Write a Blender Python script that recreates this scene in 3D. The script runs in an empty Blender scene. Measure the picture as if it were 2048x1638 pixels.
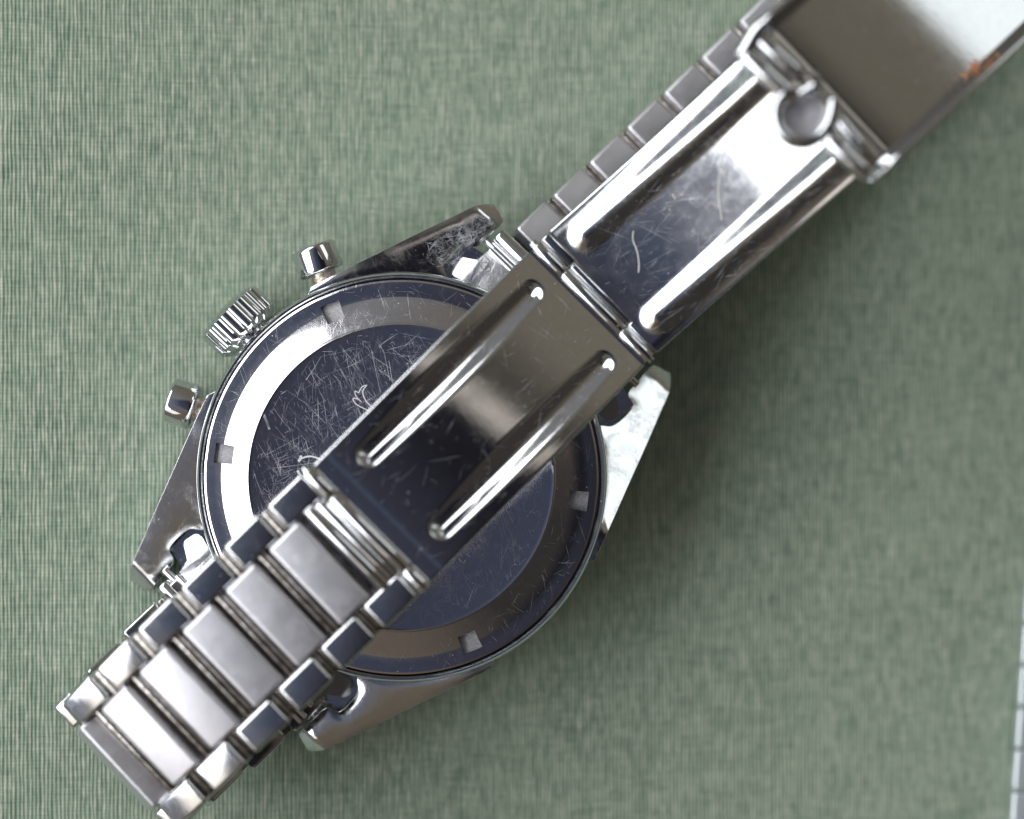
import bpy, bmesh, math, random
from mathutils import Vector, Matrix
random.seed(7)
PI = math.pi
C = bpy.context.scene.collection
K = 0.043            # mm per photo pixel in the plane of the case back (z = 0)
D = 215.0            # mm from the lens to that plane
MM = 0.001
SL = 0.17            # slope between the cloth and the case back (the watch lies tipped on its crystal)
CZ = -12.5
ang = math.atan(SL)
R4 = Matrix.Rotation(-ang, 4, 'Y')          # design frame (case back level) -> world (cloth level)
nz = Vector((SL, 0, 1)).normalized()
if (R4 @ nz - Vector((0, 0, 1))).length > .01: R4 = Matrix.Rotation(ang, 4, 'Y')
T0 = Vector((0, 0, -(R4 @ Vector((0, 0, CZ))).z))
def tw(v):           # design mm -> world metres
    return (R4 @ Vector(v) + T0) * MM
def tm(m):           # design frame matrix (mm) -> world matrix
    m2 = R4 @ m; r = m2.to_3x3().to_4x4(); r.translation = tw(m.translation); return r
def W(px, py, z=0.):
    f = K * (D - z) / D
    return Vector(((px - 1024) * f, (819 - py) * f, z))

# ------------------------------------------------------------------ camera, world, lamps
cd = bpy.data.cameras.new('camera'); cam = bpy.data.objects.new('camera', cd); C.objects.link(cam)
cam.matrix_world = tm(Matrix.Translation((0, 0, D)))
cd.sensor_width = 36; cd.lens = 36 * D / (2048 * K); cd.clip_start = .01; cd.clip_end = 20
cd.dof.use_dof = True; cd.dof.focus_distance = (D + 1.2) * MM; cd.dof.aperture_fstop = 9.8
bpy.context.scene.camera = cam
sc = bpy.context.scene
sc.view_settings.view_transform = 'Standard'; sc.view_settings.look = 'None'
sc.view_settings.exposure = 0.12; sc.view_settings.gamma = 1
sc.cycles.max_bounces = 10; sc.cycles.glossy_bounces = 8
sc.cycles.use_denoising = True
w = bpy.data.worlds.new('World'); sc.world = w; w.use_nodes = True
nt = w.node_tree; nt.nodes.clear()
bg = nt.nodes.new('ShaderNodeBackground'); ow = nt.nodes.new('ShaderNodeOutputWorld')
def wn(kind, **kw):
    o = nt.nodes.new('ShaderNode' + kind)
    for k_, v_ in kw.items(): setattr(o, k_, v_)
    return o
def wm(op, a, b=None):
    o = wn('Math', operation=op)
    for i_, v_ in enumerate((a, b)):
        if v_ is None: continue
        if hasattr(v_, 'is_linked'): nt.links.new(v_, o.inputs[i_])
        else: o.inputs[i_].default_value = v_
    return o.outputs[0]
def wramp(v_, stops):
    o = wn('ValToRGB'); nt.links.new(v_, o.inputs[0]); el_ = o.color_ramp.elements
    el_[0].position, el_[0].color = stops[0][0], (*stops[0][1], 1); el_[1].position, el_[1].color = stops[-1][0], (*stops[-1][1], 1)
    for p_, c_ in stops[1:-1]:
        q_ = el_.new(p_); q_.color = (*c_, 1)
    return o.outputs[0]
def wmix(f_, a, b):
    o = wn('Mix', data_type='RGBA')
    for i_, v_ in ((0, f_), (6, a), (7, b)): nt.links.new(v_, o.inputs[i_])
    return o.outputs[2]
tc = wn('TexCoord'); sp = wn('SeparateXYZ'); nt.links.new(tc.outputs['Generated'], sp.inputs[0])
nz_ = wn('TexNoise'); nt.links.new(tc.outputs['Generated'], nz_.inputs['Vector']); nz_.inputs['Scale'].default_value = 3.2; nz_.inputs['Detail'].default_value = 3
az_ = wm('ADD', wm('MULTIPLY', wm('ARCTAN2', sp.outputs['Y'], sp.outputs['X']), 1 / (2 * PI)), .5)
az_ = wm('ADD', az_, wm('MULTIPLY', wm('SUBTRACT', nz_.outputs[0], .5), .10))
A_ = lambda d: (d + 180) / 360
side = wramp(az_, [(0, (.17, .18, .215)), (A_(-145), (.15, .16, .20)), (A_(-118), (.15, .125, .095)), (A_(-75), (.035, .032, .03)), (A_(-25), (.045, .04, .036)),
                   (A_(10), (.13, .112, .085)), (A_(50), (.18, .158, .122)), (A_(85), (.15, .135, .11)), (A_(120), (.2, .2, .2)), (1, (.17, .18, .215))])
top = wramp(wm('ADD', wm('MULTIPLY', sp.outputs['X'], 2.6), .87), [(0, (.058, .072, .112)), (.5, (.042, .044, .062)), (1, (.012, .012, .016))])
el_f = wm('ADD', sp.outputs['Z'], wm('MULTIPLY', wm('SUBTRACT', nz_.outputs[0], .5), .09))
fz = wramp(el_f, [(0, (0, 0, 0)), (.875, (0, 0, 0)), (.945, (1, 1, 1)), (1, (1, 1, 1))])
nt.links.new(wmix(fz, side, top), bg.inputs[0]); nt.links.new(bg.outputs[0], ow.inputs[0])
bg.inputs[1].default_value = 1.0
def lamp(name, az, el, dist, sx, sy, rad, col, aim=(-5, 0, 0)):
    ld = bpy.data.lights.new(name, 'AREA'); ld.shape = 'RECTANGLE'
    ld.size = sx; ld.size_y = sy; ld.color = col
    ld.energy = rad * PI * sx * sy * 1.0      # radiance -> watts (energy / (pi * area))
    o = bpy.data.objects.new(name, ld); C.objects.link(o)
    a, e_ = math.radians(az), math.radians(el)
    d = Vector((math.cos(a) * math.cos(e_), math.sin(a) * math.cos(e_), math.sin(e_)))
    p = tw(aim) + (R4 @ d) * dist
    o.location = p; o.rotation_euler = (R4 @ d).to_track_quat('Z', 'Y').to_euler()
    o.visible_camera = True
    return o
lamp('window_lamp', 165, 44, 1.0, 1.9, .62, 4.6, (.97, .985, 1))
lamp('side_lamp', 42, 37, 1.1, .46, .30, 1.4, (.90, .97, 1))
lamp('back_lamp', 228, 36, 1.1, .4, .3, 1.15, (1, .91, .78))
lamp('added_patch_lamp', 46, 65, 1.2, .26, .06, .5, (1, .9, .78))  # added source, gives the inner blade its cream reflected patch

# ------------------------------------------------------------------ materials
class N:
    def __init__(s, name):
        s.m = bpy.data.materials.new(name); s.m.use_nodes = True; s.t = s.m.node_tree
        s.b = s.t.nodes['Principled BSDF']
    def n(s, kind, **kw):
        o = s.t.nodes.new('ShaderNode' + kind)
        for k, v in kw.items():
            if k.startswith('i_'):
                k = k[2:]; k = int(k) if k.isdigit() else k.replace('_', ' ')
                o.inputs[k].default_value = v
            else: setattr(o, k, v)
        return o
    def l(s, a, b): s.t.links.new(a, b)
    def math(s, op, a, b=None, clamp=False):
        o = s.n('Math', operation=op); o.use_clamp = clamp
        for i, v in enumerate((a, b)):
            if v is None: continue
            if hasattr(v, 'links') or hasattr(v, 'is_linked'): s.l(v, o.inputs[i])
            else: o.inputs[i].default_value = v
        return o.outputs[0]
    def ramp(s, v, p0, p1, c0=(0, 0, 0, 1), c1=(1, 1, 1, 1)):
        o = s.n('ValToRGB'); s.l(v, o.inputs[0])
        o.color_ramp.elements[0].position = p0; o.color_ramp.elements[1].position = p1
        o.color_ramp.elements[0].color = c0; o.color_ramp.elements[1].color = c1
        return o.outputs[0]
    def mix(s, f, a, b):
        o = s.n('Mix', data_type='RGBA')
        for i, v in ((0, f), (6, a), (7, b)):
            if hasattr(v, 'is_linked'): s.l(v, o.inputs[i])
            else: o.inputs[i].default_value = v
        return o.outputs[2]
    def noise(s, vec, scale, detail=2, rough=.5, dist=0):
        o = s.n('TexNoise'); s.l(vec, o.inputs['Vector']); o.inputs['Scale'].default_value = scale
        o.inputs['Detail'].default_value = detail; o.inputs['Roughness'].default_value = rough; o.inputs['Distortion'].default_value = dist
        return o.outputs[0]
    def mp(s, vec, rot=(0, 0, 0), scale=(1, 1, 1), loc=(0, 0, 0)):
        o = s.n('Mapping'); s.l(vec, o.inputs[0]); o.inputs['Rotation'].default_value = rot; o.inputs['Scale'].default_value = scale; o.inputs['Location'].default_value = loc
        return o.outputs[0]

def steel(name, base=(.72, .73, .75), rough=.07, scratch=.5, smudge=.5, brush=None, grit=0., bumpy=.0, edgewear=0.):
    """polished or brushed steel with hairline scratches, smudges and dust; texture space in mm"""
    s = N(name)
    co = s.n('TexCoord').outputs['Object']; oi = s.n('ObjectInfo')
    v0 = s.mp(co, scale=(1000, 1000, 1000))
    ad = s.n('VectorMath', operation='MULTIPLY_ADD'); s.l(oi.outputs['Random'], ad.inputs[0]); ad.inputs[1].default_value = (53, 31, 17); s.l(v0, ad.inputs[2])
    v = ad.outputs[0]
    sm = s.noise(v, .35, 4, .6, .4); sm2 = s.noise(v, 1.6, 4, .65)
    s.b.inputs['Metallic'].default_value = 1
    rsm = s.math('MULTIPLY', s.ramp(sm, .42, .75), smudge * .16)
    r = s.math('ADD', rsm, rough)
    r = s.math('ADD', r, s.math('MULTIPLY', s.ramp(sm2, .5, .8), smudge * .10))
    # hairline scratches in several directions
    tot = None
    if scratch > 0:
        for i, (a, ln, fine, thr) in enumerate(((1.15, .4, 16, .66), (-1.05, .3, 18, .67), (.35, .5, 15, .68), (2.0, .5, 22, .66), (-.35, .4, 20, .68), (1.5, .6, 24, .65), (.8, .5, 26, .66), (1.33, .16, 10, .715))):
            q = s.mp(s.mp(v, rot=(0, 0, a), loc=(i * 7.3, i * 3.1, i * 5.)), scale=(ln, fine, .02))
            n_ = s.noise(q, 1.0, .6, .4, .05)
            h = s.ramp(n_, thr + .03, thr + .12)
            tot = h if tot is None else s.math('MAXIMUM', tot, h)
        patch = s.ramp(s.noise(v, .5, 3, .6), .35, .6)
        tot = s.math('MULTIPLY', tot, s.math('ADD', s.math('MULTIPLY', patch, .7), .3))
        tot = s.math('MULTIPLY', tot, scratch)
    col = s.mix(s.ramp(sm2, .35, .75), (*[c * .93 for c in base], 1), (*base, 1))
    if tot is not None:
        r = s.math('ADD', r, s.math('MULTIPLY', tot, .42))
        col = s.mix(tot, col, (.86, .87, .9, 1))
    # dust specks
    vo = s.n('TexVoronoi'); s.l(v, vo.inputs['Vector']); vo.inputs['Scale'].default_value = 1.1
    dust = s.ramp(vo.outputs['Distance'], .035, .06, (1, 1, 1, 1), (0, 0, 0, 1))
    pick = s.n('SeparateColor'); s.l(vo.outputs['Color'], pick.inputs[0])
    dust = s.math('MULTIPLY', dust, s.math('GREATER_THAN', pick.outputs[0], .55))
    r = s.math('ADD', r, s.math('MULTIPLY', dust, .45))
    mt = s.math('SUBTRACT', 1.0, s.math('MULTIPLY', dust, .7)); 
    if tot is not None: mt = s.math('SUBTRACT', mt, s.math('MULTIPLY', tot, .22))
    if grit > 0:
        g = s.ramp(s.noise(v, 9, 3, .7), .45, .62); gp = s.ramp(s.noise(v, .45, 3, .7, .5), .52, .62)
        g = s.math('MULTIPLY', s.math('MULTIPLY', g, gp), grit)
        col = s.mix(g, col, (.16, .145, .13, 1)); r = s.math('ADD', r, s.math('MULTIPLY', gp, .35 * grit)); mt = s.math('SUBTRACT', mt, s.math('MULTIPLY', g, .6), True)
    s.l(mt, s.b.inputs['Metallic'])
    s.l(s.math('MINIMUM', r, .9), s.b.inputs['Roughness'])
    s.l(col, s.b.inputs['Base Color'])
    hgt = s.noise(v, .8, 3, .5)
    bp = s.n('Bump'); bp.inputs['Strength'].default_value = 1; bp.inputs['Distance'].default_value = (.0000022 + bumpy * .00002)
    if brush is not None:
        q = s.mp(s.mp(v, rot=(0, 0, brush)), scale=(.25, 26, 1)); bn = s.noise(q, 1., 3, .6)
        hgt2 = s.math('ADD', s.math('MULTIPLY', bn, .5), hgt)
        s.l(hgt2, bp.inputs['Height']); bp.inputs['Distance'].default_value = .000013
    else: s.l(hgt, bp.inputs['Height'])
    if tot is not None:
        b2 = s.n('Bump'); b2.inputs['Strength'].default_value = .6; b2.inputs['Distance'].default_value = .000006; b2.invert = True
        s.l(tot, b2.inputs['Height']); s.l(bp.outputs[0], b2.inputs['Normal']); s.l(b2.outputs[0], s.b.inputs['Normal'])
    else: s.l(bp.outputs[0], s.b.inputs['Normal'])
    return s.m
POL = steel('polished_steel', rough=.055, scratch=.1, smudge=.35)
BACK = steel('scratched_polished_steel', rough=.085, scratch=.2, smudge=.4, base=(.73, .72, .76))
BLADE = steel('stamped_steel', rough=.055, scratch=.06, smudge=.4)
CASE = steel('worn_case_steel', rough=.07, scratch=.15, smudge=.4, grit=.22)
BLADE2 = steel('hazy_stamped_steel', rough=.13, scratch=.12, smudge=.8)
SAT = steel('satin_link_steel', rough=.40, scratch=.22, smudge=.35, brush=0.0, base=(.72, .71, .75))
LNK = steel('polished_link_steel', rough=.12, scratch=.2, smudge=.4)
CLEAN = steel('clean_steel', rough=.05, scratch=0, smudge=.15)
ENG = steel('etched_frosty_steel', rough=.5, scratch=0, smudge=.2, base=(.9, .9, .93))
def simple(name, col, rough, metal=0, nscale=None, col2=None, bump=0):
    s = N(name); s.b.inputs['Base Color'].default_value = (*col, 1); s.b.inputs['Roughness'].default_value = rough; s.b.inputs['Metallic'].default_value = metal
    if nscale:
        co = s.n('TexCoord').outputs['Object']; v = s.mp(co, scale=(1000,) * 3)
        n_ = s.noise(v, nscale, 4, .65); s.l(s.mix(s.ramp(n_, .42, .6), (*col, 1), (*col2, 1)), s.b.inputs['Base Color'])
        if bump:
            b = s.n('Bump'); b.inputs['Strength'].default_value = 1; b.inputs['Distance'].default_value = bump; s.l(n_, b.inputs['Height']); s.l(b.outputs[0], s.b.inputs['Normal'])
    return s.m
NOTCH = simple('milled_notch_steel', (.50, .49, .52), .42, .55, 5, (.68, .67, .7), .00003)
def scratch_mat():
    s = N('bright_scratch'); s.b.inputs['Base Color'].default_value = (.78, .79, .84, 1); s.b.inputs['Metallic'].default_value = .6; s.b.inputs['Roughness'].default_value = .45
    co = s.n('TexCoord').outputs['Object']; v = s.mp(co, scale=(1000,) * 3)
    s.l(s.math('MULTIPLY', s.ramp(s.noise(v, .6, 2, .5), .3, .7), .85), s.b.inputs['Alpha']); return s.m
SCR = scratch_mat()
GRIME = simple('brown_grimed_steel', (.62, .60, .56), .35, .75, 2.2, (.33, .2, .09), .00012)
GRIME_SHADE = simple('dark_grime_and_shade', (.05, .045, .04), .5, .4)  # notch walls: grime plus recess shade put into the colour
DARK = simple('dull_dark_steel', (.42, .40, .38), .22, 1, 1.5, (.2, .18, .16))
COPPER = simple('copper_brown_residue', (.85, .32, .1), .3, .9, 3., (.3, .1, .04), .0001)
LINT = simple('pale_lint_fibre', (.75, .74, .7), .8)
CRYSTAL = simple('crystal', (.55, .58, .6), .05)
def cloth():
    s = N('green_book_cloth'); co = s.n('TexCoord').outputs['Object']
    v = s.mp(co, scale=(1000,) * 3)
    wob = s.noise(s.mp(v, scale=(1.1, .22, 1)), 1, 3, .5)
    sep = s.n('SeparateXYZ'); s.l(v, sep.inputs[0])
    pitch = .352
    xx = s.math('ADD', sep.outputs['X'], s.math('MULTIPLY', s.math('SUBTRACT', wob, .5), .34))
    sx = s.math('SINE', s.math('MULTIPLY', xx, 2 * PI / pitch))
    wob2 = s.noise(s.mp(v, scale=(.2, 1.2, 1)), 1, 3, .5)
    yy = s.math('ADD', sep.outputs['Y'], s.math('MULTIPLY', s.math('SUBTRACT', wob2, .5), .3))
    sy = s.math('SINE', s.math('MULTIPLY', yy, 2 * PI / .30))
    # thread thickness varies along every thread
    slub = s.noise(s.mp(v, scale=(2.9, .5, 1)), 1, 3, .6)
    slub2 = s.noise(s.mp(v, scale=(.35, 3.2, 1)), 1, 3, .6)
    a = s.math('ADD', s.math('MULTIPLY', sx, .6), s.math('MULTIPLY', sy, .09))
    a = s.math('ADD', a, s.math('MULTIPLY', s.math('SUBTRACT', slub, .5), 1.9))
    a = s.math('ADD', a, s.math('MULTIPLY', s.math('SUBTRACT', slub2, .5), .9))
    fine = s.noise(v, 9, 2, .6)
    a = s.math('ADD', a, s.math('MULTIPLY', s.math('SUBTRACT', fine, .5), .5))
    h = s.math('ADD', s.math('MULTIPLY', a, .46), .47, True)
    cr_ = s.n('ValToRGB'); s.l(h, cr_.inputs[0]); el = cr_.color_ramp.elements
    el[0].position = .05; el[0].color = (.058, .115, .078, 1)
    el[1].position = .98; el[1].color = (.76, .74, .62, 1)
    q = el.new(.40); q.color = (.205, .275, .205, 1)
    q = el.new(.68); q.color = (.39, .44, .35, 1)
    big = s.noise(v, .12, 4, .6)
    c2 = s.mix(s.math('MULTIPLY', s.ramp(big, .35, .7), .22), cr_.outputs[0], (.30, .40, .29, 1))
    s.l(c2, s.b.inputs['Base Color']); s.b.inputs['Roughness'].default_value = .8
    s.b.inputs['Specular IOR Level'].default_value = .25
    b = s.n('Bump'); b.inputs['Strength'].default_value = .8; b.inputs['Distance'].default_value = .00008
    s.l(h, b.inputs['Height']); s.l(b.outputs[0], s.b.inputs['Normal'])
    return s.m
CLOTH = cloth()

# ------------------------------------------------------------------ mesh helpers (all coordinates in mm)
ORG = {}
def newmesh(name, verts, faces, mat, sharp=35, smooth=True):
    me = bpy.data.meshes.new(name); me.from_pydata([tuple(v) for v in verts], [], faces); me.update()
    bm = bmesh.new(); bm.from_mesh(me); bmesh.ops.recalc_face_normals(bm, faces=bm.faces); bm.to_mesh(me); bm.free()
    me.materials.append(mat)
    if smooth:
        me.polygons.foreach_set('use_smooth', [True] * len(me.polygons)); me.set_sharp_from_angle(angle=math.radians(sharp))
    return me
def obj(name, verts, faces, mat, parent, sharp=35, smooth=True, label=None):
    """verts in the design frame (mm); object origin at their centre"""
    ws = [tw(v) for v in verts]
    c = Vector([(min(v[i] for v in ws) + max(v[i] for v in ws)) / 2 for i in range(3)])
    me = newmesh(name, [R4.inverted() @ (v - c) for v in ws], faces, mat, sharp, smooth)
    o = bpy.data.objects.new(name, me); C.objects.link(o)
    place(o, Matrix.Translation(c) @ R4, parent)
    if label: o['label'] = label
    return o
def place(o, mw, parent):
    ORG[o.name] = mw
    if parent is not None:
        o.parent = parent; o.matrix_local = ORG[parent.name].inverted() @ mw
    else: o.matrix_world = mw
def tag(o, label, cat, group=None):
    o['label'] = label; o['category'] = cat
    if group: o['group'] = group

def lathe(profile, axis_pt, axis_dir, n=64, flute=None):
    """profile: list of (radius, h along axis)"""
    a = Vector(axis_dir).normalized(); x = a.orthogonal().normalized(); y = a.cross(x)
    V = []; F = []
    for r, h in profile:
        for i in range(n):
            t = 2 * PI * i / n; rr = r * (flute(t, r, h) if flute else 1)
            V.append(Vector(axis_pt) + a * h + (x * math.cos(t) + y * math.sin(t)) * rr)
    m = len(profile)
    for j in range(m - 1):
        for i in range(n):
            F.append((j * n + i, j * n + (i + 1) % n, (j + 1) * n + (i + 1) % n, (j + 1) * n + i))
    F.append(tuple(range(n))[::-1]); F.append(tuple((m - 1) * n + i for i in range(n)))
    return V, F
def rod(p0, p1, r, n=24, bev=None):
    p0, p1 = Vector(p0), Vector(p1); L = (p1 - p0).length; b = bev or r * .25
    return lathe([(r - b, 0), (r - b * .3, b * .3), (r, b), (r, L - b), (r - b * .3, L - b * .3), (r - b, L)], p0, p1 - p0, n)
def tube_path(pts, r, n=10):
    V = []; F = []; pts = [Vector(p) for p in pts]
    for k, p in enumerate(pts):
        d = (pts[min(k + 1, len(pts) - 1)] - pts[max(k - 1, 0)]).normalized()
        up = Vector((0, 0, 1)); x = d.cross(up); x = x.normalized() if x.length > 1e-4 else Vector((1, 0, 0)); y = x.cross(d)
        rr = r(k / (len(pts) - 1)) if callable(r) else r
        for i in range(n):
            t = 2 * PI * i / n; V.append(p + (x * math.cos(t) + y * math.sin(t)) * rr)
    for k in range(len(pts) - 1):
        for i in range(n): F.append((k * n + i, k * n + (i + 1) % n, (k + 1) * n + (i + 1) % n, (k + 1) * n + i))
    F.append(tuple(range(n))[::-1]); F.append(tuple((len(pts) - 1) * n + i for i in range(n)))
    return V, F
def join(*vf):
    V = []; F = []
    for v, f in vf:
        o = len(V); V += list(v); F += [tuple(i + o for i in g) for g in f]
    return V, F
def bevbox(lx, ly, lz, b, seg=3, top_arch=0.):
    bm = bmesh.new(); bmesh.ops.create_cube(bm, size=1)
    for v in bm.verts: v.co = Vector((v.co.x * lx, v.co.y * ly, v.co.z * lz))
    bmesh.ops.bevel(bm, geom=list(bm.edges), offset=b, segments=seg, profile=.55, affect='EDGES')
    bm.verts.ensure_lookup_table(); V = [v.co.copy() for v in bm.verts]; F = [tuple(v.index for v in f.verts) for f in bm.faces]; bm.free()
    return V, F
def prism(poly, z0, z1, b=.15):
    """flat polygon (mm, xy) extruded with a bevelled top edge"""
    bm = bmesh.new(); vs = [bm.verts.new((p[0], p[1], z0)) for p in poly]; f = bm.faces.new(vs)
    r = bmesh.ops.extrude_face_region(bm, geom=[f]); top = [g for g in r['geom'] if isinstance(g, bmesh.types.BMVert)]
    for v in top: v.co.z = z1
    ed = [e_ for e_ in bm.edges if all(v.co.z == z1 for v in e_.verts)]
    if b: bmesh.ops.bevel(bm, geom=ed, offset=b, segments=3, profile=.5, affect='EDGES')
    bmesh.ops.triangulate(bm, faces=[g for g in bm.faces if len(g.verts) > 4])
    bm.verts.ensure_lookup_table(); V = [v.co.copy() for v in bm.verts]; F = [tuple(v.index for v in g.verts) for g in bm.faces]; bm.free()
    return V, F

# ------------------------------------------------------------------ cloth surface
def build_cloth():
    V, F = bevbox(700, 700, 4, .6)
    V = [(R4.inverted() @ (Vector((v.x, v.y, v.z - 2)) - T0)) for v in V]
    o = obj('cloth_surface', V, F, CLOTH, None)
    o['kind'] = 'structure'; o['label'] = 'green woven book cloth with pale threads under the watch'
build_cloth()
def cloth_z(x): return CZ - SL * x

# ------------------------------------------------------------------ the watch
cx, cy = 802, 955
CC = W(cx, cy, 0)
U = Vector((.6925, .7214, 0)).normalized(); VV = Vector((.7214, -.6925, 0)).normalized()   # along the bracelet axis, across it
def L(u, v, z=0.):   # watch-local pixels (as seen) -> mm
    return W(cx + u * U.x + v * VV.x, cy - u * U.y - v * VV.y, z)
watch = bpy.data.objects.new('wristwatch', None); C.objects.link(watch); watch.empty_display_size = .01
place(watch, Matrix.Translation(tw((CC.x, CC.y, -10.5))) @ R4, None)
tag(watch, 'steel chronograph wristwatch lying face down on green cloth with its folding clasp open', 'watch')

# case body
k = K
def ring(r, z): return (r * k, z)
prof = [(300 * k, -1.7), (399 * k, -1.7), (400 * k, -.95), (403 * k, -.80), (407 * k, -.78), (411 * k, -.95), (413.5 * k, -1.5), (414 * k, -5.4), (412 * k, -6.2), (392 * k, -7.0), (372 * k, -7.3)]
V, F = lathe(prof, (CC.x, CC.y, 0), (0, 0, 1), 256)
case = obj('case', V, F, CASE, watch)
V, F = lathe([(372 * k, -7.2), (330 * k, -8.6), (200 * k, -9.9), (60 * k, -10.35)], (CC.x, CC.y, 0), (0, 0, 1), 96)
obj('crystal', V, F, CRYSTAL, watch)

# case back with key notches (design angles measured from the photo)
def case_back():
    notch = [math.radians(a) for a in (112.5, 172.5, 232.5, 292.5, 352.5, 52.5)]
    hw = math.radians(3.05)
    angs = set(round(2 * PI * i / 300, 6) for i in range(300))
    for a in notch:
        for s_ in (-hw, hw):
            angs.add(round((a + s_) % (2 * PI), 6))
        angs = {q for q in angs if abs(((q - a + PI) % (2 * PI)) - PI) >= hw - 1e-5 or abs(abs(((q - a + PI) % (2 * PI)) - PI) - hw) < 1e-5}
    angs = sorted(angs)
    rz = [(0, 0), (150, 0), (299, 0), (303.5, .02), (306, .035), (308, .01), (310, -.06), (340, -.44), (361, -.70), (363, -.715), (378, -.74), (392, -.775), (396, -.83), (398, -1.2)]
    n = len(angs); Vt = []; Fc = []
    Vt.append(Vector((CC.x, CC.y, 0)))
    for r, z in rz[1:]:
        for a in angs: Vt.append(Vector((CC.x + r * k * math.cos(a), CC.y + r * k * math.sin(a), z)))
    idx = lambda j, i: 1 + (j - 1) * n + i % n
    innotch = lambda i: any(abs((((angs[i] + ((angs[(i + 1) % n] - angs[i]) % (2 * PI)) / 2) - a + PI) % (2 * PI)) - PI) < hw - 1e-4 for a in notch)
    jn = [j for j, (r, z) in enumerate(rz) if r in (340, 361, 363)]
    NV = []; NF = []
    for i in range(n):
        Fc.append((0, idx(1, i), idx(1, i + 1)))
        for j in range(1, len(rz) - 1):
            if j in jn and innotch(i): continue
            Fc.append((idx(j, i), idx(j + 1, i), idx(j + 1, i + 1), idx(j, i + 1)))
        if innotch(i):
            a0, a1 = angs[i], angs[(i + 1) % n]; z = -1.2
            pt = lambda r, a, z_: Vector((CC.x + r * k * math.cos(a), CC.y + r * k * math.sin(a), z_))
            b0 = len(NV); zi, zo = -.44, -.74
            NV += [pt(340, a0, z), pt(378, a0, z), pt(378, a1, z), pt(340, a1, z), pt(340, a0, zi), pt(378, a0, zo), pt(378, a1, zo), pt(340, a1, zi)]
            NF += [(b0, b0 + 1, b0 + 2, b0 + 3), (b0, b0 + 4, b0 + 5, b0 + 1), (b0 + 1, b0 + 5, b0 + 6, b0 + 2), (b0 + 2, b0 + 6, b0 + 7, b0 + 3), (b0 + 3, b0 + 7, b0 + 4, b0)]
    return (Vt, Fc), (NV, NF)
(cb, cbn) = case_back()
back = obj('case_back', cb[0], cb[1], BACK, watch, sharp=9)
for q in range(len(cbn[0]) // 8):
    o = obj('key_notch', cbn[0][q * 8:q * 8 + 8], [tuple(i - q * 8 for i in f) for f in cbn[1][q * 5:q * 5 + 5]], NOTCH, back, smooth=False)
    o.data.materials.append(GRIME_SHADE)
    for p_ in o.data.polygons[1:]: p_.material_index = 1

# engraving, only the strokes that show beside the clasp
def ribbon(pts, wpx, z=.012):
    P = [Vector((W(px, py).x, W(px, py).y, z)) for px, py in pts]; V = []; F = []
    for i, p in enumerate(P):
        d = (P[min(i + 1, len(P) - 1)] - P[max(i - 1, 0)]).normalized(); nrm = Vector((-d.y, d.x, 0)) * wpx * k / 2
        V += [p + nrm, p - nrm, p + nrm - Vector((0, 0, .04)), p - nrm - Vector((0, 0, .04))]
    for i in range(len(P) - 1):
        a = 4 * i; F += [(a, a + 1, a + 5, a + 4), (a, a + 4, a + 6, a + 2), (a + 1, a + 3, a + 7, a + 5)]
    return V, F
def spl(pts, m=8):
    out = []
    for i in range(len(pts) - 1):
        p0 = pts[max(i - 1, 0)]; p1 = pts[i]; p2 = pts[i + 1]; p3 = pts[min(i + 2, len(pts) - 1)]
        for j in range(m):
            t = j / m
            out.append(tuple(.5 * (2 * p1[q] + (p2[q] - p0[q]) * t + (2 * p0[q] - 5 * p1[q] + 4 * p2[q] - p3[q]) * t * t + (3 * p1[q] - p0[q] - 3 * p2[q] + p3[q]) * t ** 3) for q in range(len(p1))))
    out.append(pts[-1]); return out
logo = join(ribbon(spl([(734, 770), (726, 781), (727, 792), (733, 803), (742, 812), (755, 820)]), 1.9),
            ribbon(spl([(734, 770), (724, 774), (717, 786)]), 1.9),
            ribbon(spl([(717, 786), (710, 782), (712, 792), (723, 804)]), 1.9),
            ribbon(spl([(723, 804), (715, 798), (706, 797), (712, 808), (730, 818), (745, 826)]), 1.9))
obj('engraved_emblem', *logo, ENG, back, smooth=False)
let = join(ribbon(spl([(602, 911), (601, 917), (597, 923)], 4), 5), ribbon(spl([(602, 917), (616, 913), (628, 914), (644, 920), (655, 930)]), 3.5),
           ribbon([(595, 941), (600, 950), (607, 956)], 5), ribbon([(594, 952), (603, 958), (612, 962)], 3))
obj('engraved_lettering', *let, ENG, back, smooth=False)
def lp(pts): return ribbon(pts, 1.1)
let2 = []
for i, (px, py) in enumerate(((917, 1117), (931, 1104), (945, 1090), (957, 1076))):
    g = [[(0, 0), (9, 9), (15, 3)], [(0, 4), (10, 10), (4, 3), (12, -2)], [(0, 0), (8, 8), (14, 2), (6, -6)]][i % 3]
    let2.append(lp([(px + a, py + b) for a, b in g]))
obj('engraved_lettering', *join(*let2), ENG, back, smooth=False)
# the longest gouges
gz = []
for a in (((642, 713), (628, 737), (612, 760)), ((743, 700), (750, 735), (761, 785)), ((766, 700), (772, 722), (780, 762)), ((778, 722), (785, 765)), ((520, 826), (527, 835)), ((687, 762), (694, 778)), ((757, 724), (764, 738))):
    gz.append(ribbon(list(a), .9, .01))
gz.append(ribbon([(527, 828), (533, 843), (539, 859)], 4.5, .01))
obj('scratch', *join(*gz), SCR, back, smooth=False)

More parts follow.
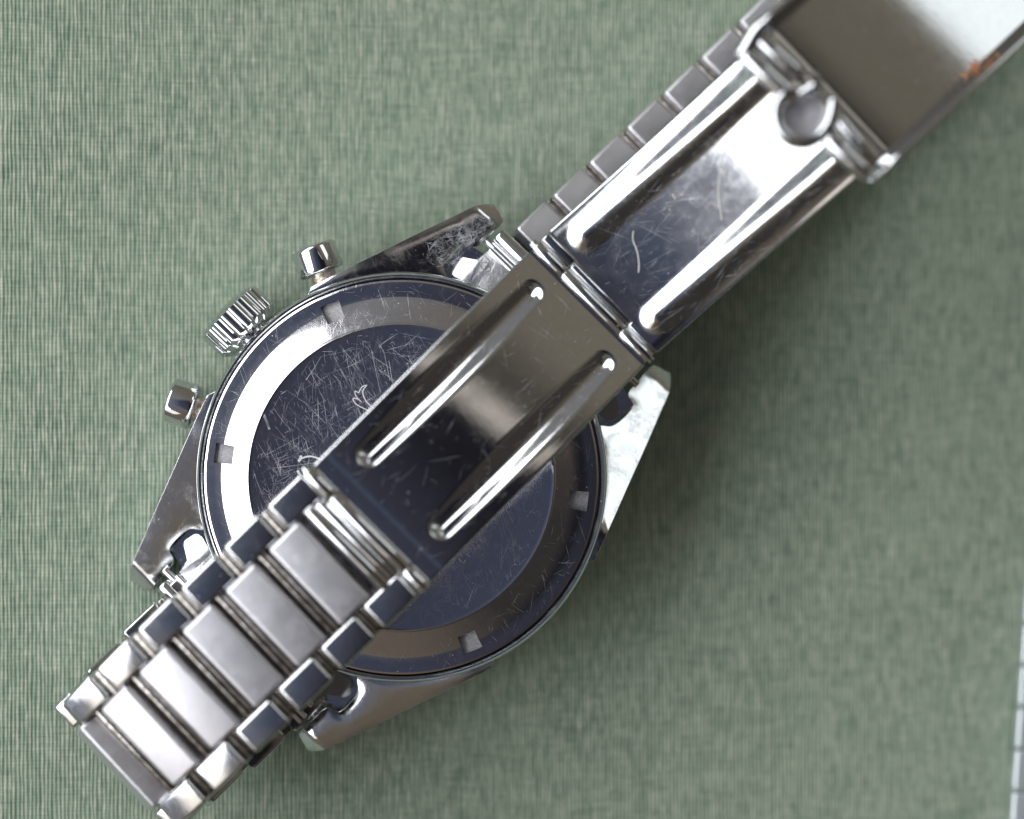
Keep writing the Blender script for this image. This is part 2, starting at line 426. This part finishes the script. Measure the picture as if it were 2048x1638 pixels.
def scratches(name, n, surf, parent, region, dirs, seed, lmax=5., wmax=.035, mat=None):
    """hundreds of fine straight marks following a surface; surf(x, y) -> point in mm or None"""
    rnd = random.Random(seed); V = []; F = []
    tries = 0
    while n > 0 and tries < 20000:
        tries += 1
        x0 = rnd.uniform(region[0], region[1]); y0 = rnd.uniform(region[2], region[3])
        a = math.radians(rnd.gauss(*rnd.choice(dirs))); ln = .35 + rnd.random() ** 3.5 * lmax; wd = .011 + rnd.random() ** 4 * wmax
        cv = rnd.gauss(0, .05); m = 2 + int(ln / .5); P = []
        for q in range(m + 1):
            f = q / m; P.append(surf(x0 + math.cos(a + cv * f) * ln * f, y0 + math.sin(a + cv * f) * ln * f))
        if any(p is None for p in P): continue
        n -= 1
        b = len(V); d = (P[-1] - P[0]).normalized(); nr = Vector((-d.y, d.x, 0)).normalized()
        for q, p in enumerate(P):
            w_ = wd / 2 * (math.sin(PI * (q + .15) / (m + .3)) ** .5); V += [p + nr * w_, p - nr * w_]
        for q in range(m): F.append((b + 2 * q, b + 2 * q + 1, b + 2 * q + 3, b + 2 * q + 2))
    o = obj(name, V, F, mat or SCR, parent, smooth=False); o['kind'] = 'stuff'
    return o
def disc(x, y):
    return Vector((CC.x + x, CC.y + y, .008)) if math.hypot(x, y) < 12.8 else None
def bands(x, y):
    rr = math.hypot(x, y) / k
    if rr < 312 or rr > 395: return None
    if any(abs(((math.degrees(math.atan2(y, x)) - a + 180) % 360) - 180) < 4.5 for a in (112.5, 172.5, 232.5, 292.5, 352.5, 52.5)): return None
    z = -.06 - .38 * (rr - 310) / 30 if rr < 340 else (-.44 - .26 * (rr - 340) / 21 if rr < 361 else -.70 - .0024 * (rr - 361))
    return Vector((CC.x + x, CC.y + y, z + .014))
scratches('fine_scratches', 3200, disc, back, (-13, 13, -13, 13), ((-68, 14), (-68, 14), (35, 40), (120, 50)), 3)
scratches('fine_scratches', 420, bands, back, (-17, 17, -17, 17), ((-60, 30), (40, 60)), 4, 2.2, .025)


# four lugs
def lug(su, sv, ka, kb, zb, cc, name='lug'):
    """grid from the round case out to the tip; su, sv give the quadrant"""
    n1, n2 = 44, 10; V = []; F = []
    outer = spl([(150, 394), (226, 368), (300, 341), (389, 309), (450, 286), (497, 268), (523, 246)], 6)
    def at(lst, t):
        f = t * (len(lst) - 1); i = min(int(f), len(lst) - 2); a = f - i
        return (lst[i][0] * (1 - a) + lst[i + 1][0] * a, lst[i][1] * (1 - a) + lst[i + 1][1] * a)
    inner = [(120, 382), (205, 346), (285, 288), (335, 228), (349, 213), (366, 232), (396, 238), (425, 234), (436, 211), (470, 208), (505, 206), (514, 210)]
    inner = spl(inner, 6)
    for i in range(n1 + 1):
        t = i / n1; o_ = at(outer, t); in_ = at(inner, t)
        for j in range(n2 + 1):
            q = j / n2; u = o_[0] * (1 - q) + in_[0] * q; v = o_[1] * (1 - q) + in_[1] * q
            z = -1.35 - ka * max(0, u - 200) * k - kb * (v - 290) * k * min(1, t * 3) - .8 * max(0, u - 496) * k - cc * 4 * (q - .45) ** 2
            V.append((su * u, sv * v, z, t, q))
    top = [L(a, b, z) for a, b, z, t, q in V]
    bot = [L(a, b, min(-6.4 - zb * t, z - .5)) for a, b, z, t, q in V]
    nn = len(top); m = n2 + 1
    for i in range(n1):
        for j in range(n2):
            a = i * m + j; F += [(a, a + 1, a + m + 1, a + m), (a + nn, a + nn + m, a + nn + m + 1, a + nn + 1)]
    rim = [i * m for i in range(n1 + 1)] + [n1 * m + j for j in range(1, m)] + [i * m + n2 for i in range(n1 - 1, -1, -1)] + [j for j in range(n2 - 1, 0, -1)]
    for a, b in zip(rim, rim[1:] + rim[:1]): F.append((a, b, b + nn, a + nn))
    o = obj(name, top + bot, F, CASE, case, sharp=40)
    bv = o.modifiers.new('edge', 'BEVEL'); bv.width = .0002; bv.segments = 3; bv.limit_method = 'ANGLE'; bv.angle_limit = math.radians(50); bv.harden_normals = False
    return o
lug(1, 1, .43, .03, 2.2, .03); lug(1, -1, .16, -.09, .6, .16); lug(-1, -1, .25, -.11, .2, .05); lug(-1, 1, .21, .1, .6, .24)

def lugsurf(ka, kb, cx_, cy_, sx, sy, rr):
    def g(x, y):
        p = Vector((x, y, 0)) - Vector((CC.x, CC.y, 0)); u = abs(p.dot(U)) / k; v = abs(p.dot(VV)) / k
        if u < 290 or u > 500 or v < 222 or v > 300 - (u - 380) * .35 or math.hypot((x - cx_) / sx, (y - cy_) / sy) > rr: return None
        return Vector((x, y, -1.35 - ka * max(0, u - 200) * k - kb * (v - 290) * k - .02))
    return g
for (px_, py_, ka_, kb_, mat_, seed_, n_) in ((945, 462, .16, -.09, SCR, 11, 420), (1272, 800, .43, .03, DARK, 12, 260), (905, 505, .16, -.09, SCR, 13, 260)):
    c_ = W(px_, py_, -4); g_ = lugsurf(ka_, kb_, c_.x, c_.y, 2.6, 1.7, 1)
    def g2(x, y, g_=g_):
        p = g_(x, y); return None if p is None else p + Vector((0, 0, .06))
    scratches('worn_marks', n_, g2, case, (c_.x - 3, c_.x + 3, c_.y - 3, c_.y + 3), ((35, 25), (-60, 30)), seed_, 1.6, .05, mat_)
# crown and pushers
def crown():
    p = L(0, -408, -4.2); d = L(0, -500, -4.2) - p; d.normalize()
    nf = 18
    def fl(t, r, h): 
        if r < 2.6: return 1
        c = abs(math.cos(nf / 2 * t)); return 1.0 - .085 * (1 - c ** .5)
    pr = [(1.6, -.4), (1.6, -.1), (2.45, -.05), (2.9, .2), (3.27, .62), (3.28, 1.1), (3.28, 2.3), (3.28, 2.75), (2.95, 3.05), (2.78, 3.13), (2.6, 3.2), (1.6, 3.42), (.6, 3.55)]
    V, F = lathe(pr, p + d * .15, d, nf * 12, fl)
    o = obj('crown', V, F, CLEAN, watch, sharp=25)
crown()
def pusher(px, py):
    a = math.atan2(-(py - cy), px - cx); d = Vector((math.cos(a), math.sin(a), 0)); c = Vector((CC.x, CC.y, -4.0))
    s0 = 408 * k; cap0 = 444 * k
    pr = [(1.5, 0), (1.85, .06), (2.0, .2), (2.03, .42), (2.03, 2.2), (1.99, 2.36), (1.88, 2.46), (1.7, 2.5), (.5, 2.52)]
    V, F = lathe(pr, c + d * cap0, d, 64); o = obj('pusher', V, F, CLEAN, watch, sharp=50)
    V, F = lathe([(1.1, -.2), (1.1, .5), (1.18, .7), (1.08, 1.0), (1.08, 1.8)], c + d * s0, d, 32, lambda t, r, h: 1 + .03 * math.sin(5 * t + 9 * h))
    obj('pusher_stem', V, F, GRIME, o)
pusher(630, 520); pusher(366, 812)

# end links with tab, tube and spring bar
def endlink(su):
    z = -3.2
    poly = []
    def arc(cu, cv, r, a0, a1, n=10): return [(cu + r * math.cos(a0 + (a1 - a0) * i / n), cv + r * math.sin(a0 + (a1 - a0) * i / n)) for i in range(n + 1)]
    half = [(374, 0), (374, 170)] + [(386 + 21 * math.cos(math.radians(t)), 207 + 21 * math.sin(math.radians(t))) for t in range(200, 0, -20)] + [(412, 204), (418, 194), (446, 190), (446, 0)]
    pts = half + [(u, -v) for u, v in half[::-1]][1:-1]
    P = [L(su * u, v, z) for u, v in pts]
    V, F = prism(P, z - .5, z, .1)
    bm = bmesh.new(); vs = [bm.verts.new(v) for v in V]; [bm.faces.new([vs[i] for i in f]) for f in F]
    for q in range(-230, 231, 20):
        bmesh.ops.bisect_plane(bm, geom=list(bm.verts) + list(bm.edges) + list(bm.faces), plane_co=L(0, q, z), plane_no=VV)
    bm.verts.index_update(); mid = L(0, 0, z)
    V = [v.co.copy() for v in bm.verts]; F = [tuple(v.index for v in f.verts) for f in bm.faces]; bm.free()
    V = [v + Vector((0, 0, .35 - .017 * ((v - mid).dot(VV)) ** 2)) for v in V]
    o = obj('end_link', V, F, LNK, watch, sharp=50)
    V, F = rod(L(su * 485, -196, z - .9), L(su * 485, 196, z - .9), .72, 28); obj('end_link_tube', V, F, POL, o)
    V, F = rod(L(su * 461, -214, z - 1.1), L(su * 461, 214, z - 1.1), .35, 20); obj('spring_bar', V, F, CLEAN, o)
    V, F = rod(L(su * 452, -188, z - .5), L(su * 452, 188, z - .5), .30, 20); obj('folded_edge', V, F, POL, o)
    a = L(su * 440, -175, z - 1.8); 
    V, F = prism([L(su * u, v, z) for u, v in ((352, -205), (362, -236), (430, -236), (440, -190), (500, -190), (500, 190), (440, 190), (430, 236), (362, 236), (352, 205))], z - 3.2, z - 1.9, .1); obj('end_link_body', V, F, LNK, o)
    if su > 0:      # stamped figure 6 on the tab
        c6 = (968, 524)
        pts = spl([(974, 531), (966, 533), (961, 529), (963, 522), (970, 520), (975, 525), (973, 531)], 5)
        V, F = ribbon(pts, 1.3); V = [Vector((v.x, v.y, v.z + z)) for v in V]; 
        V2, F2 = ribbon(spl([(975, 524), (978, 517), (972, 512)], 5), 1.3); V2 = [Vector((v.x, v.y, v.z + z)) for v in V2]
        obj('stamped_figure', *join((V, F), (V2, F2)), simple('stamp_shadow', (.12, .12, .12), .6, .5), o, smooth=False)
for su in (1, -1): endlink(su)

# ------------------------------------------------------------------ bracelet strands
OUT = newmesh('outer_link', [v * MM for v in bevbox(3.95, 2.62, 2.3, .34, 4)[0]], bevbox(3.95, 2.62, 2.3, .34, 4)[1], LNK, 60)
CEN = newmesh('centre_link', [v * MM for v in bevbox(3.42, 9.1, 2.5, .36, 4)[0]], bevbox(3.42, 9.1, 2.5, .36, 4)[1], SAT, 60)
vf = rod((0, -6.7, 0), (0, 6.7, 0), .56, 20, .1); PIN = newmesh('link_pin', [v * MM for v in vf[0]], vf[1], DARK, 50)
vf = bevbox(4.1, 13.0, .9, .2, 2); COR = newmesh('link_core', [v * MM for v in vf[0]], vf[1], DARK, 50)
OUTS = newmesh('outer_link', [v * MM for v in bevbox(3.95, 2.62, 2.3, .34, 4)[0]], bevbox(3.95, 2.62, 2.3, .34, 4)[1], SAT, 60)
def inst(name, me, M, sy=1.):
    o = bpy.data.objects.new(name, me); C.objects.link(o); mw = tm(M) @ Matrix.Diagonal((1, sy, 1, 1)); place(o, mw, watch); return o
PITCH = 4.88
def strand(origin, direction, heading, s_end, wid, s_out0, s_cen0, out=None, jit=.9):
    """turtle walk: heading(s) in degrees below the horizontal; wid(s) half width in mm"""
    ds = .05; pos = Vector(origin); h = Vector(direction); h.z = 0; h.normalize(); side = Vector((0, 0, 1)).cross(h)
    s = 0; fr = []
    while s <= s_end:
        a = math.radians(heading(s)); t = h * math.cos(a) - Vector((0, 0, 1)) * math.sin(a); nrm = t.cross(side)
        fr.append((pos.copy(), t, nrm)); pos = pos + t * ds; s += ds
    def frame(s_, off=0, zz=0, wob=0):
        i = max(0, min(len(fr) - 1, round(s_ / ds))); p, t, nr = fr[i]
        if nr.dot(Vector((0, 0, 1))) < 0 and heading(s_) < 90: nr = -nr
        sd = nr.cross(t)
        if wob:
            nr = (nr + t * math.radians(random.uniform(-wob, wob)) + sd * math.radians(random.uniform(-wob, wob))).normalized()
            t = (t - nr * t.dot(nr)).normalized(); sd = nr.cross(t)
        M = Matrix((t, sd, nr)).transposed().to_4x4(); M.translation = p + sd * off + nr * zz; return M
    s = s_out0
    while s < s_end:
        wd = wid(s)
        for sg in (-1, 1): inst('outer_link', out or OUT, frame(s, sg * (wd - 1.31), 0, jit))
        inst('link_core', COR, frame(s, 0, -.75), (wd - .25) / 6.5)
        inst('link_pin', PIN, frame(s + PITCH / 2, 0, .25), (wd - .2) / 6.7)
        s += PITCH
    s = s_cen0
    while s < s_end:
        wd = wid(s); inst('centre_link', CEN, frame(s, 0, .08, jit), (wd - 2.62) * 2 / 9.1 * .985)
        inst('link_pin', PIN, frame(s + PITCH / 2, 0, .22), (wd - .5) / 6.7)
        s += PITCH
    return fr
def pw(pts):
    def f(s):
        if s <= pts[0][0]: return pts[0][1]
        for (a, x0), (b, x1) in zip(pts, pts[1:]):
            if s <= b: return x0 + (x1 - x0) * (s - a) / (b - a)
        return pts[-1][1]
    return f
ZU = 9.0
head = pw([(0, -2), (10, -1), (15, 1), (17.2, 4), (19.6, 11), (22, 17), (24.4, 21), (27.4, 25), (29.0, 55), (31.6, 108), (34, 132), (38, 158), (41, 166), (60, 166)])
strand(W(732, 1058, ZU - 1.2), (-.722, -.692, 0), head, 51, pw([(0, 7.0), (28, 7.2), (44, 8.5), (54, 8.6)]), 2.6, 5.25)
# strand under the clasp, from the upper lugs towards the upper right
o0 = L(512, 0, -5.6); e0 = W(1572, 170, -12.2)
dxy = (e0 - o0); dxy.z = 0; ln = dxy.length
hd2 = pw([(0, 22), (8, 20), (16, 12), (26, 8), (34, 6), (60, 4)])
strand(o0, dxy, hd2, 46, pw([(0, 7.9), (14, 7.5), (30, 7.1), (60, 6.9)]), 1.7, 4.1, OUTS)

# ------------------------------------------------------------------ clasp
def plate(name, p0, p1, zf, width, nx, feats, mat, th=.55, edge=.22, parent=watch, sharp=40, cross=0.):
    """curved stamped plate from p0 to p1 (pixels+z known through zf(t)); feats(a_mm, b_mm, len) -> height"""
    A = Vector((*W(p0[0], p0[1], zf(0))[:2], 0)); B = Vector((*W(p1[0], p1[1], zf(1))[:2], 0))
    h = (B - A); Ln = h.length; h.normalize(); sd = Vector((h.y, -h.x, 0))
    hw = width / 2
    bs = [-hw + edge * (1 - math.cos(q * PI / 12)) for q in range(6)]
    nb = int(width / .13); bs += [-hw + edge + (width - 2 * edge) * i / nb for i in range(nb + 1)]
    bs += [-b for b in bs[:6][::-1]]
    as_ = [i / nx for i in range(nx + 1)]
    V = []; F = []
    for t in as_:
        z = zf(t); dz = (zf(min(t + .01, 1)) - zf(max(t - .01, 0))) / ((min(t + .01, 1) - max(t - .01, 0)) * Ln)
        nr = Vector((-h.x * dz, -h.y * dz, 1)).normalized()
        for b in bs:
            e_ = hw - abs(b); drop = 0
            if e_ < edge: drop = edge - math.sqrt(max(0, edge ** 2 - (edge - e_) ** 2))
            p = A + h * Ln * t + sd * b; p.z = z
            V.append(p + nr * (feats(t * Ln, b, Ln) - drop + cross * (b / hw) ** 2))
    m = len(bs)
    for i in range(nx):
        for j in range(m - 1): F.append((i * m + j, i * m + j + 1, (i + 1) * m + j + 1, (i + 1) * m + j))
    nn = len(V); rim = [i * m for i in range(nx + 1)] + [nx * m + j for j in range(1, m)] + [i * m + m - 1 for i in range(nx - 1, -1, -1)] + [j for j in range(m - 2, 0, -1)]
    low = [v - Vector((0, 0, th)) for v in V]; F += [tuple(reversed([q + nn for q in f])) for f in F]
    for a, b in zip(rim, rim[1:] + rim[:1]): F.append((a, b, b + nn, a + nn))
    return obj(name, V + low, F, mat, parent, sharp=sharp), (A, h, sd, Ln)
def capsule(a, b, a0, a1, b0, b1):
    d = Vector((a1 - a0, b1 - b0)); p = Vector((a - a0, b - b0)); t = max(0, min(1, p.dot(d) / d.dot(d)))
    return (p - d * t).length, t
def sm(x):
    x = max(0, min(1, x)); return x * x * (3 - 2 * x)
# inner blade lying over the case back
z1 = lambda t: 8.8 - 5.2 * t ** 1.6
def f1(a, b, Ln):
    h = 0
    for bc in (-4.25, 4.25):
        d, t = capsule(a, b, 3.8, Ln - 2.3, bc, bc)
        fl = math.sin(t * PI); wd = 1.15 + .42 * fl; h -= (.84 - .2 * t) * sm((wd - d) / (1.15 + .5 * fl))
    h -= .05 * sm((1.6 - a) / .5)
    return h
blade1, fr1 = plate('clasp_blade', (745, 1046), (1172, 618), z1, 13.75, 240, f1, BLADE)
z2 = lambda t: 3.6 + 6.6 * t ** 2.1
def f2(a, b, Ln):
    h = 0
    for bc in (-4.6, 4.6):
        d, t = capsule(a, b, 1.9, Ln + 1.5, bc, bc)
        h += (.62 + .15 * t) * sm((1.65 - d) / 1.6)
    h -= .1 * sm((abs(b) - 6.0) / .6)
    return h
blade2, fr2 = plate('clasp_blade', (1208, 582), (1600, 232), z2, 13.8, 220, f2, BLADE2)

def on(frm, a, b, z):      # point in a plate's frame
    A, h, sd, Ln = frm; p = A + h * a + sd * b; p.z = z; return p
# hinge between the two blades
def hinge(frm, a, z, segs, r, mats, parent, pin=True):
    for b0, b1, mt in segs:
        V, F = rod(on(frm, a, b0, z), on(frm, a, b1, z), r, 36, .06); obj('hinge_knuckle', V, F, mt, parent)
    if pin:
        V, F = rod(on(frm, a, -7.25, z), on(frm, a, 7.1, z), .34, 20, .05); obj('hinge_pin', V, F, CLEAN, parent)
A1 = fr1[3]
hinge(fr1, A1 + .85, 3.0, ((-6.75, -3.5, POL), (-3.42, 3.42, POL), (3.5, 6.75, POL)), .68, None, blade1)
for b0, b1 in ((-6.8, -3.5), (-3.42, 3.42), (3.5, 6.8)):
    P = [on(fr1, a_, b_, 3.2) for a_, b_ in ((A1 + 1.55, b0), (A1 + 2.35 - (.25 if b0 == -3.42 else 0), b0), (A1 + 2.35 - (.25 if b0 == -3.42 else 0), b1), (A1 + 1.55, b1))]
    V, F = prism(P, 2.6, 3.25, .12); obj('hinge_leaf', V, F, POL, blade2)
P = [on(fr1, a_, b_, 3.2) for a_, b_ in ((A1 - .3, -6.8), (A1 + .35, -6.8), (A1 + .35, 6.8), (A1 - .3, 6.8))]
V, F = prism(P, 2.6, 3.35, .14); obj('hinge_leaf', V, F, POL, blade1)
# hinge between inner blade and the upper strand
hinge(fr1, -.75, 8.7, ((-6.85, -3.9, POL), (-3.8, 4.6, POL), (4.7, 6.9, POL)), .72, None, blade1)
V, F = rod(on(fr1, -2.95, -4.5, 8.5), on(fr1, -2.95, 4.6, 8.5), .66, 28, .1); obj('hinge_tube', V, F, POL, blade1)
V, F = rod(on(fr1, -1.95, -4.3, 8.45), on(fr1, -1.95, 4.5, 8.45), .6, 28, .1); obj('hinge_tube', V, F, POL, blade1)
# lint fibres and long scratch on the outer blade
def onblade2(px, py):
    # intersect the viewing line with the blade surface
    z = 8.
    for _ in range(12):
        p = W(px, py, z); A, h, sd, Ln = fr2; t = max(0, min(1, (Vector((p.x, p.y, 0)) - A).dot(h) / Ln)); z = z2(t) + .02
    return W(px, py, z)
for pts in (((1480, 265), (1461, 285), (1445, 320), (1438, 360), (1437, 395), (1444, 440)), ((1267, 462), (1266, 480), (1275, 505), (1278, 530), (1277, 545)), ((1345, 388), (1350, 398))):
    V, F = tube_path([onblade2(*p) for p in spl(list(pts), 6)], .045, 6); obj('lint_fibre', V, F, LINT, blade2)

def onplate(frm, zf, feat):
    A, h, sd, Ln = frm
    def g(a, b):
        if not (.3 < a < Ln - .3 and abs(b) < 6.6): return None
        t = a / Ln; f = lambda a_, b_: zf(a_ / Ln) + feat(a_, b_, Ln)
        p = A + h * a + sd * b; dz = (zf(min(1, t + .01)) - zf(t - .01 if t > .01 else 0)) / (.02 * Ln)
        nr = Vector((-h.x * dz, -h.y * dz, 1)).normalized(); p.z = zf(t)
        return p + nr * (feat(a, b, Ln) + .012)
    return g
scratches('fine_scratches', 420, onplate(fr2, z2, f2), blade2, (0, 24, -6.5, 6.5), ((-3, 12), (8, 25), (60, 40)), 5, 5., .03)
scratches('fine_scratches', 260, onplate(fr1, z1, f1), blade1, (0, 26, -6.5, 6.5), ((-20, 25), (60, 40), (10, 20)), 6, 2.5, .02)

# clasp cover: channel with a curved floor and raised side walls
zc = lambda t: 14.0 - 8.3 * t ** 1.3
cover, frc = plate('clasp_cover', (1612, 226), (2125, -245), zc, 15.0, 120, lambda a, b, Ln: .05 * sm((a - 2) / 1.), steel('cover_inner_steel', base=(.60, .61, .62), rough=.07, scratch=.06, smudge=.15), th=.7)
for sg in (-1, 1):
    V = []; F = []; n = 60
    for i in range(n + 1):
        t = i / n; z = zc(t); hh = 2.3 * sm((t + .03) / .12)
        for b, dz in ((6.5, -.3), (6.55, .1), (7.3, hh - .15), (7.42, hh), (7.72, hh), (7.84, hh - .15), (7.6, -.6)):
            V.append(on(frc, t * frc[3], sg * b, z + dz))
    for i in range(n):
        for j in range(6): F.append((i * 7 + j, i * 7 + j + 1, (i + 1) * 7 + j + 1, (i + 1) * 7 + j))
    F.append(tuple(range(7))); F.append(tuple(n * 7 + j for j in range(7)))
    obj('side_wall', V, F, POL, cover, sharp=60)
# coppery residue on the right wall
res = []
for i in range(46):
    t = random.gauss(.43, .03); sgb = random.uniform(5.9, 7.2); p = on(frc, t * frc[3], sgb, zc(t) + (1.9 if sgb > 6.7 else .12)); r = random.uniform(.03, .11)
    bm = bmesh.new(); bmesh.ops.create_icosphere(bm, subdivisions=1, radius=r)
    V = [p + Vector((v.co.x * random.uniform(.6, 1.8), v.co.y * random.uniform(.6, 1.6), v.co.z * .35)) for v in bm.verts]; bm.verts.index_update(); F = [tuple(v.index for v in f.verts) for f in bm.faces]; bm.free(); res.append((V, F))
o = obj('copper_residue', *join(*res), COPPER, cover); o['kind'] = 'stuff'
# fastener: cross bar with an open loop
ZF = 16.6
def fp(px, py, z=ZF): return W(px, py, z)
V, F = rod(fp(1488, 108), fp(1590, 200), .82, 28, .2); fas = obj('clasp_fastener', V, F, POL, cover)
V, F = rod(fp(1655, 275), fp(1738, 352), .8, 28, .2); obj('cross_bar', V, F, POL, fas)
V, F = rod(fp(1512, 72, ZF - .4), fp(1600, 150, ZF - .4), .72, 28, .2); obj('cross_bar', V, F, POL, fas)
V, F = rod(fp(1675, 235, ZF - .4), fp(1752, 330, ZF - .8), .62, 28, .2); obj('cross_bar', V, F, POL, fas)
loop = [(1590, 178), (1566, 192), (1552, 218), (1556, 252), (1580, 278), (1612, 284), (1642, 268), (1660, 240), (1668, 200)]
V, F = tube_path([fp(a, b, ZF + .3) for a, b in spl(loop, 8)], lambda t: .60 - .2 * abs(t - .5), 16); obj('open_loop', V, F, POL, fas)
V, F = lathe([(1.75, -.9), (1.75, -.4), (1.2, -.35), (.3, -.5)], fp(1608, 226, ZF), (0, 0, 1), 40); obj('loop_cup', V, F, SAT, fas)
V, F = tube_path([fp(a, b, ZF + .2) for a, b in spl([(1590, 195), (1610, 185), (1630, 170), (1620, 152)], 6)], lambda t: .4 + .3 * t, 14); obj('hook', V, F, POL, fas)
V, F = tube_path([fp(a, b, ZF - .1) for a, b in spl([(1532, 48), (1512, 66), (1494, 96), (1484, 112)], 6)], .72, 14); obj('fastener_ear', V, F, POL, fas)

# ------------------------------------------------------------------ pale linked strip at the right edge
strip = bpy.data.objects.new('linked_strip', None); C.objects.link(strip)
base = W(2062, 1450, cloth_z(46)); place(strip, Matrix.Translation(tw(base)) @ R4, None)
tag(strip, 'blurred pale grey linked strip at the lower right edge of the green cloth', 'bracelet')
SG = simple('pale_grey_steel', (.55, .6, .62), .35, .6)
V, F = bevbox(3.4, 24, 1.2, .4, 2); c = W(2098, 1480, cloth_z(46) + .9)
obj('link_core', [c + Matrix.Rotation(math.radians(-4), 3, 'Z') @ v for v in V], F, SG, strip)
for i in range(6):
    px = 2082 - i * 5.5; py = 1205 + i * 84
    bb, bf = bevbox(3.3, 3.86, 1.6, .4, 3)
    c = W(px, py, cloth_z(46) + 1.0)
    V = [c + Matrix.Rotation(math.radians(-4), 3, 'Z') @ v for v in bb]
    obj('link', V, bf, SG, strip)
